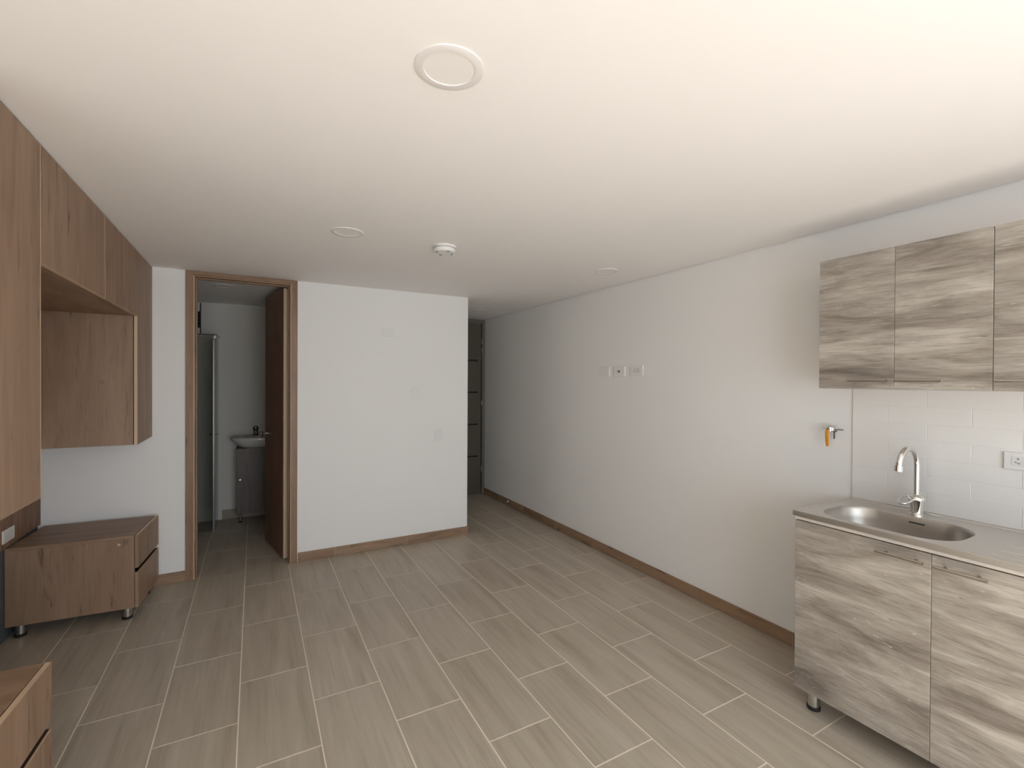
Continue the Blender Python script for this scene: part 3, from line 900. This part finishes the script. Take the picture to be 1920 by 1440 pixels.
# ------------------------------------------------------------------ bathroom: washbasin, vanity, shower glass, vent window
va = thing('bathroom_vanity', 'dark wood-look vanity cabinet on chrome legs in the bathroom', 'cabinet', (.07, 5.70, 0))
VX0, VX1, VY0, VY1, VZ0, VZ1 = -.160, .300, 5.605, 5.838, .098, .775
MB().box(VX0, VX0 + .016, VY0 + .017, VY1, VZ0, VZ1).build('side_panel', M['vanity'], va)
MB().box(VX1 - .016, VX1, VY0 + .017, VY1, VZ0, VZ1).build('side_panel', M['vanity'], va)
MB().box(VX0 + .016, VX1 - .016, VY0 + .017, VY1, VZ0, VZ0 + .016).build('bottom_panel', M['vanity'], va)
d = MB().box(VX0, VX1, VY0, VY0 + .016, VZ0, VZ1).build('door', M['vanity'], va, bevel=.001, seg=1)
MB().lathe((VX0 + .033, VY0, .457), [(.005, 0), (.005, -.012), (.012, -.016), (.013, -.022), (.008, -.027)], 'Y', 16).build('knob', M['chrome'], d, smooth=40, origin=va['_org'])
for xx in (VX0 + .036, VX1 - .036):
    for yy in (VY0 + .04, VY1 - .04):
        l = MB().lathe((xx, yy, .01), [(.009, 0), (.009, VZ0 - .01)], 'Z', 16).build('leg', M['chrome'], va, smooth=40)
        MB().lathe((xx, yy, 0), [(.016, 0), (.016, .012), (.010, .016)], 'Z', 16).build('foot', M['black'], l, smooth=40, origin=va['_org'])
wb = thing('washbasin', 'white porcelain washbasin with rounded rim on the vanity', 'washbasin', (.07, 5.68, .775))
def oval(cx, cy, a, b, z, n=40, p=2.6):
    out = []
    for k in range(n):
        t_ = 2 * PI * k / n
        c, s = math.cos(t_), math.sin(t_)
        out.append((cx + a * math.copysign(abs(c) ** (2 / p), c), cy + b * math.copysign(abs(s) ** (2 / p), s), z))
    return out
cx, cy = .07, 5.682
mb = MB()
mb.loft([oval(cx, cy + .02, .18, .11, .775), oval(cx, cy, .215, .135, .80), oval(cx, cy, .262, .152, .845), oval(cx, cy, .285, .157, .868), oval(cx, cy, .287, .157, .884),
         oval(cx, cy, .278, .150, .892), oval(cx, cy - .02, .225, .105, .888), oval(cx, cy - .02, .19, .085, .84), oval(cx, cy - .02, .10, .05, .805)], cap0=True)
mb.build('bowl', M['porcelain'], wb, smooth=60)
bf = thing('basin_faucet', 'small chrome pillar tap at the back of the washbasin', 'faucet', (.014, 5.795, .89))
MB().lathe((.014, 5.795, .887), [(.026, 0), (.027, .004), (.023, .01), (.023, .060), (.028, .070), (.028, .092), (.014, .104)], 'Z', 24).build('pillar', M['darkchrome'], bf, smooth=40)
MB().tube([(.014, 5.795, .925), (.014, 5.75, .935), (.014, 5.715, .920)], [.012, .011, .010], 14).build('spout', M['chrome'], bf, smooth=50)

sh = thing('shower_screen', 'clear glass shower screen with chrome bar inside the bathroom', 'shower screen', (-.62, 5.42, 0))
MB().box(BX0 + .002, -.352, 5.405, 5.413, .012, 1.915).build('fixed_pane', M['glass'], sh)
MB().box(-.343, -.335, 5.415, 5.838, .012, 1.90).build('door_pane', M['glass'], sh)
MB().tube([(BX0 + .001, 5.400, 1.929), (-.318, 5.400, 1.929)], .0085, 12).build('header_bar', M['chrome'], sh, smooth=40)
MB().box(-.353, -.343, 5.399, 5.415, .0, 1.90).build('corner_post', M['darkchrome'], sh, bevel=.001)
MB().box(-.341, -.3365, 5.392, 5.415, .0, 1.88).build('seal_strip', M['lamprim2'], sh)
MB().box(-.350, -.322, 5.385, 5.412, 1.885, 1.925).build('clamp', M['darkchrome'], sh, bevel=.004)
MB().lathe((-.312, 5.394, 1.905), [(.014, 0), (.014, .010), (.008, .014)], 'X', 16).build('clamp', M['chrome'], sh, smooth=40)
MB().lathe((-.339, 5.43, .954), [(.005, -.04), (.005, .03)], 'X', 12).build('handle', M['chrome'], sh, smooth=40)
MB().lathe((-.378, 5.43, .954), [(.010, -.004), (.010, .008)], 'X', 12).build('handle_knob', M['chrome'], sh, smooth=40)

w2 = thing('window_2', 'small dark vent window high on the bathroom back wall', 'window', (-.70, BY, 1.96), kind='structure')
for (a, b, c, d_) in ((-.918, -.498, 1.960, 2.030), (-.918, -.498, 2.205, 2.285), (-.918, -.890, 2.030, 2.205)):
    MB().box(a, b, BY - .010, BY - .0005, c, d_).build('frame', M['alu'], w2, bevel=.002)
MB().box(-.498, -.487, BY - .014, BY - .0005, 1.960, 2.290).build('side_stile', M['black'], w2, bevel=.001, seg=1)
MB().box(-.89, -.498, BY + .05, BY + .056, 2.031, 2.204).build('pane', M['black'], w2)
for i in range(4):
    z = 2.064 + .037 * i
    MB().prism([(BY + .010, z), (BY + .045, z + .020), (BY + .044, z + .023), (BY + .009, z + .003)], 'X', -.894, -.499).build('louvre', M['black'], w2)

for o in list(bpy.data.objects):
    for kk in ('_org', '_o'):
        if kk in o:
            del o[kk]
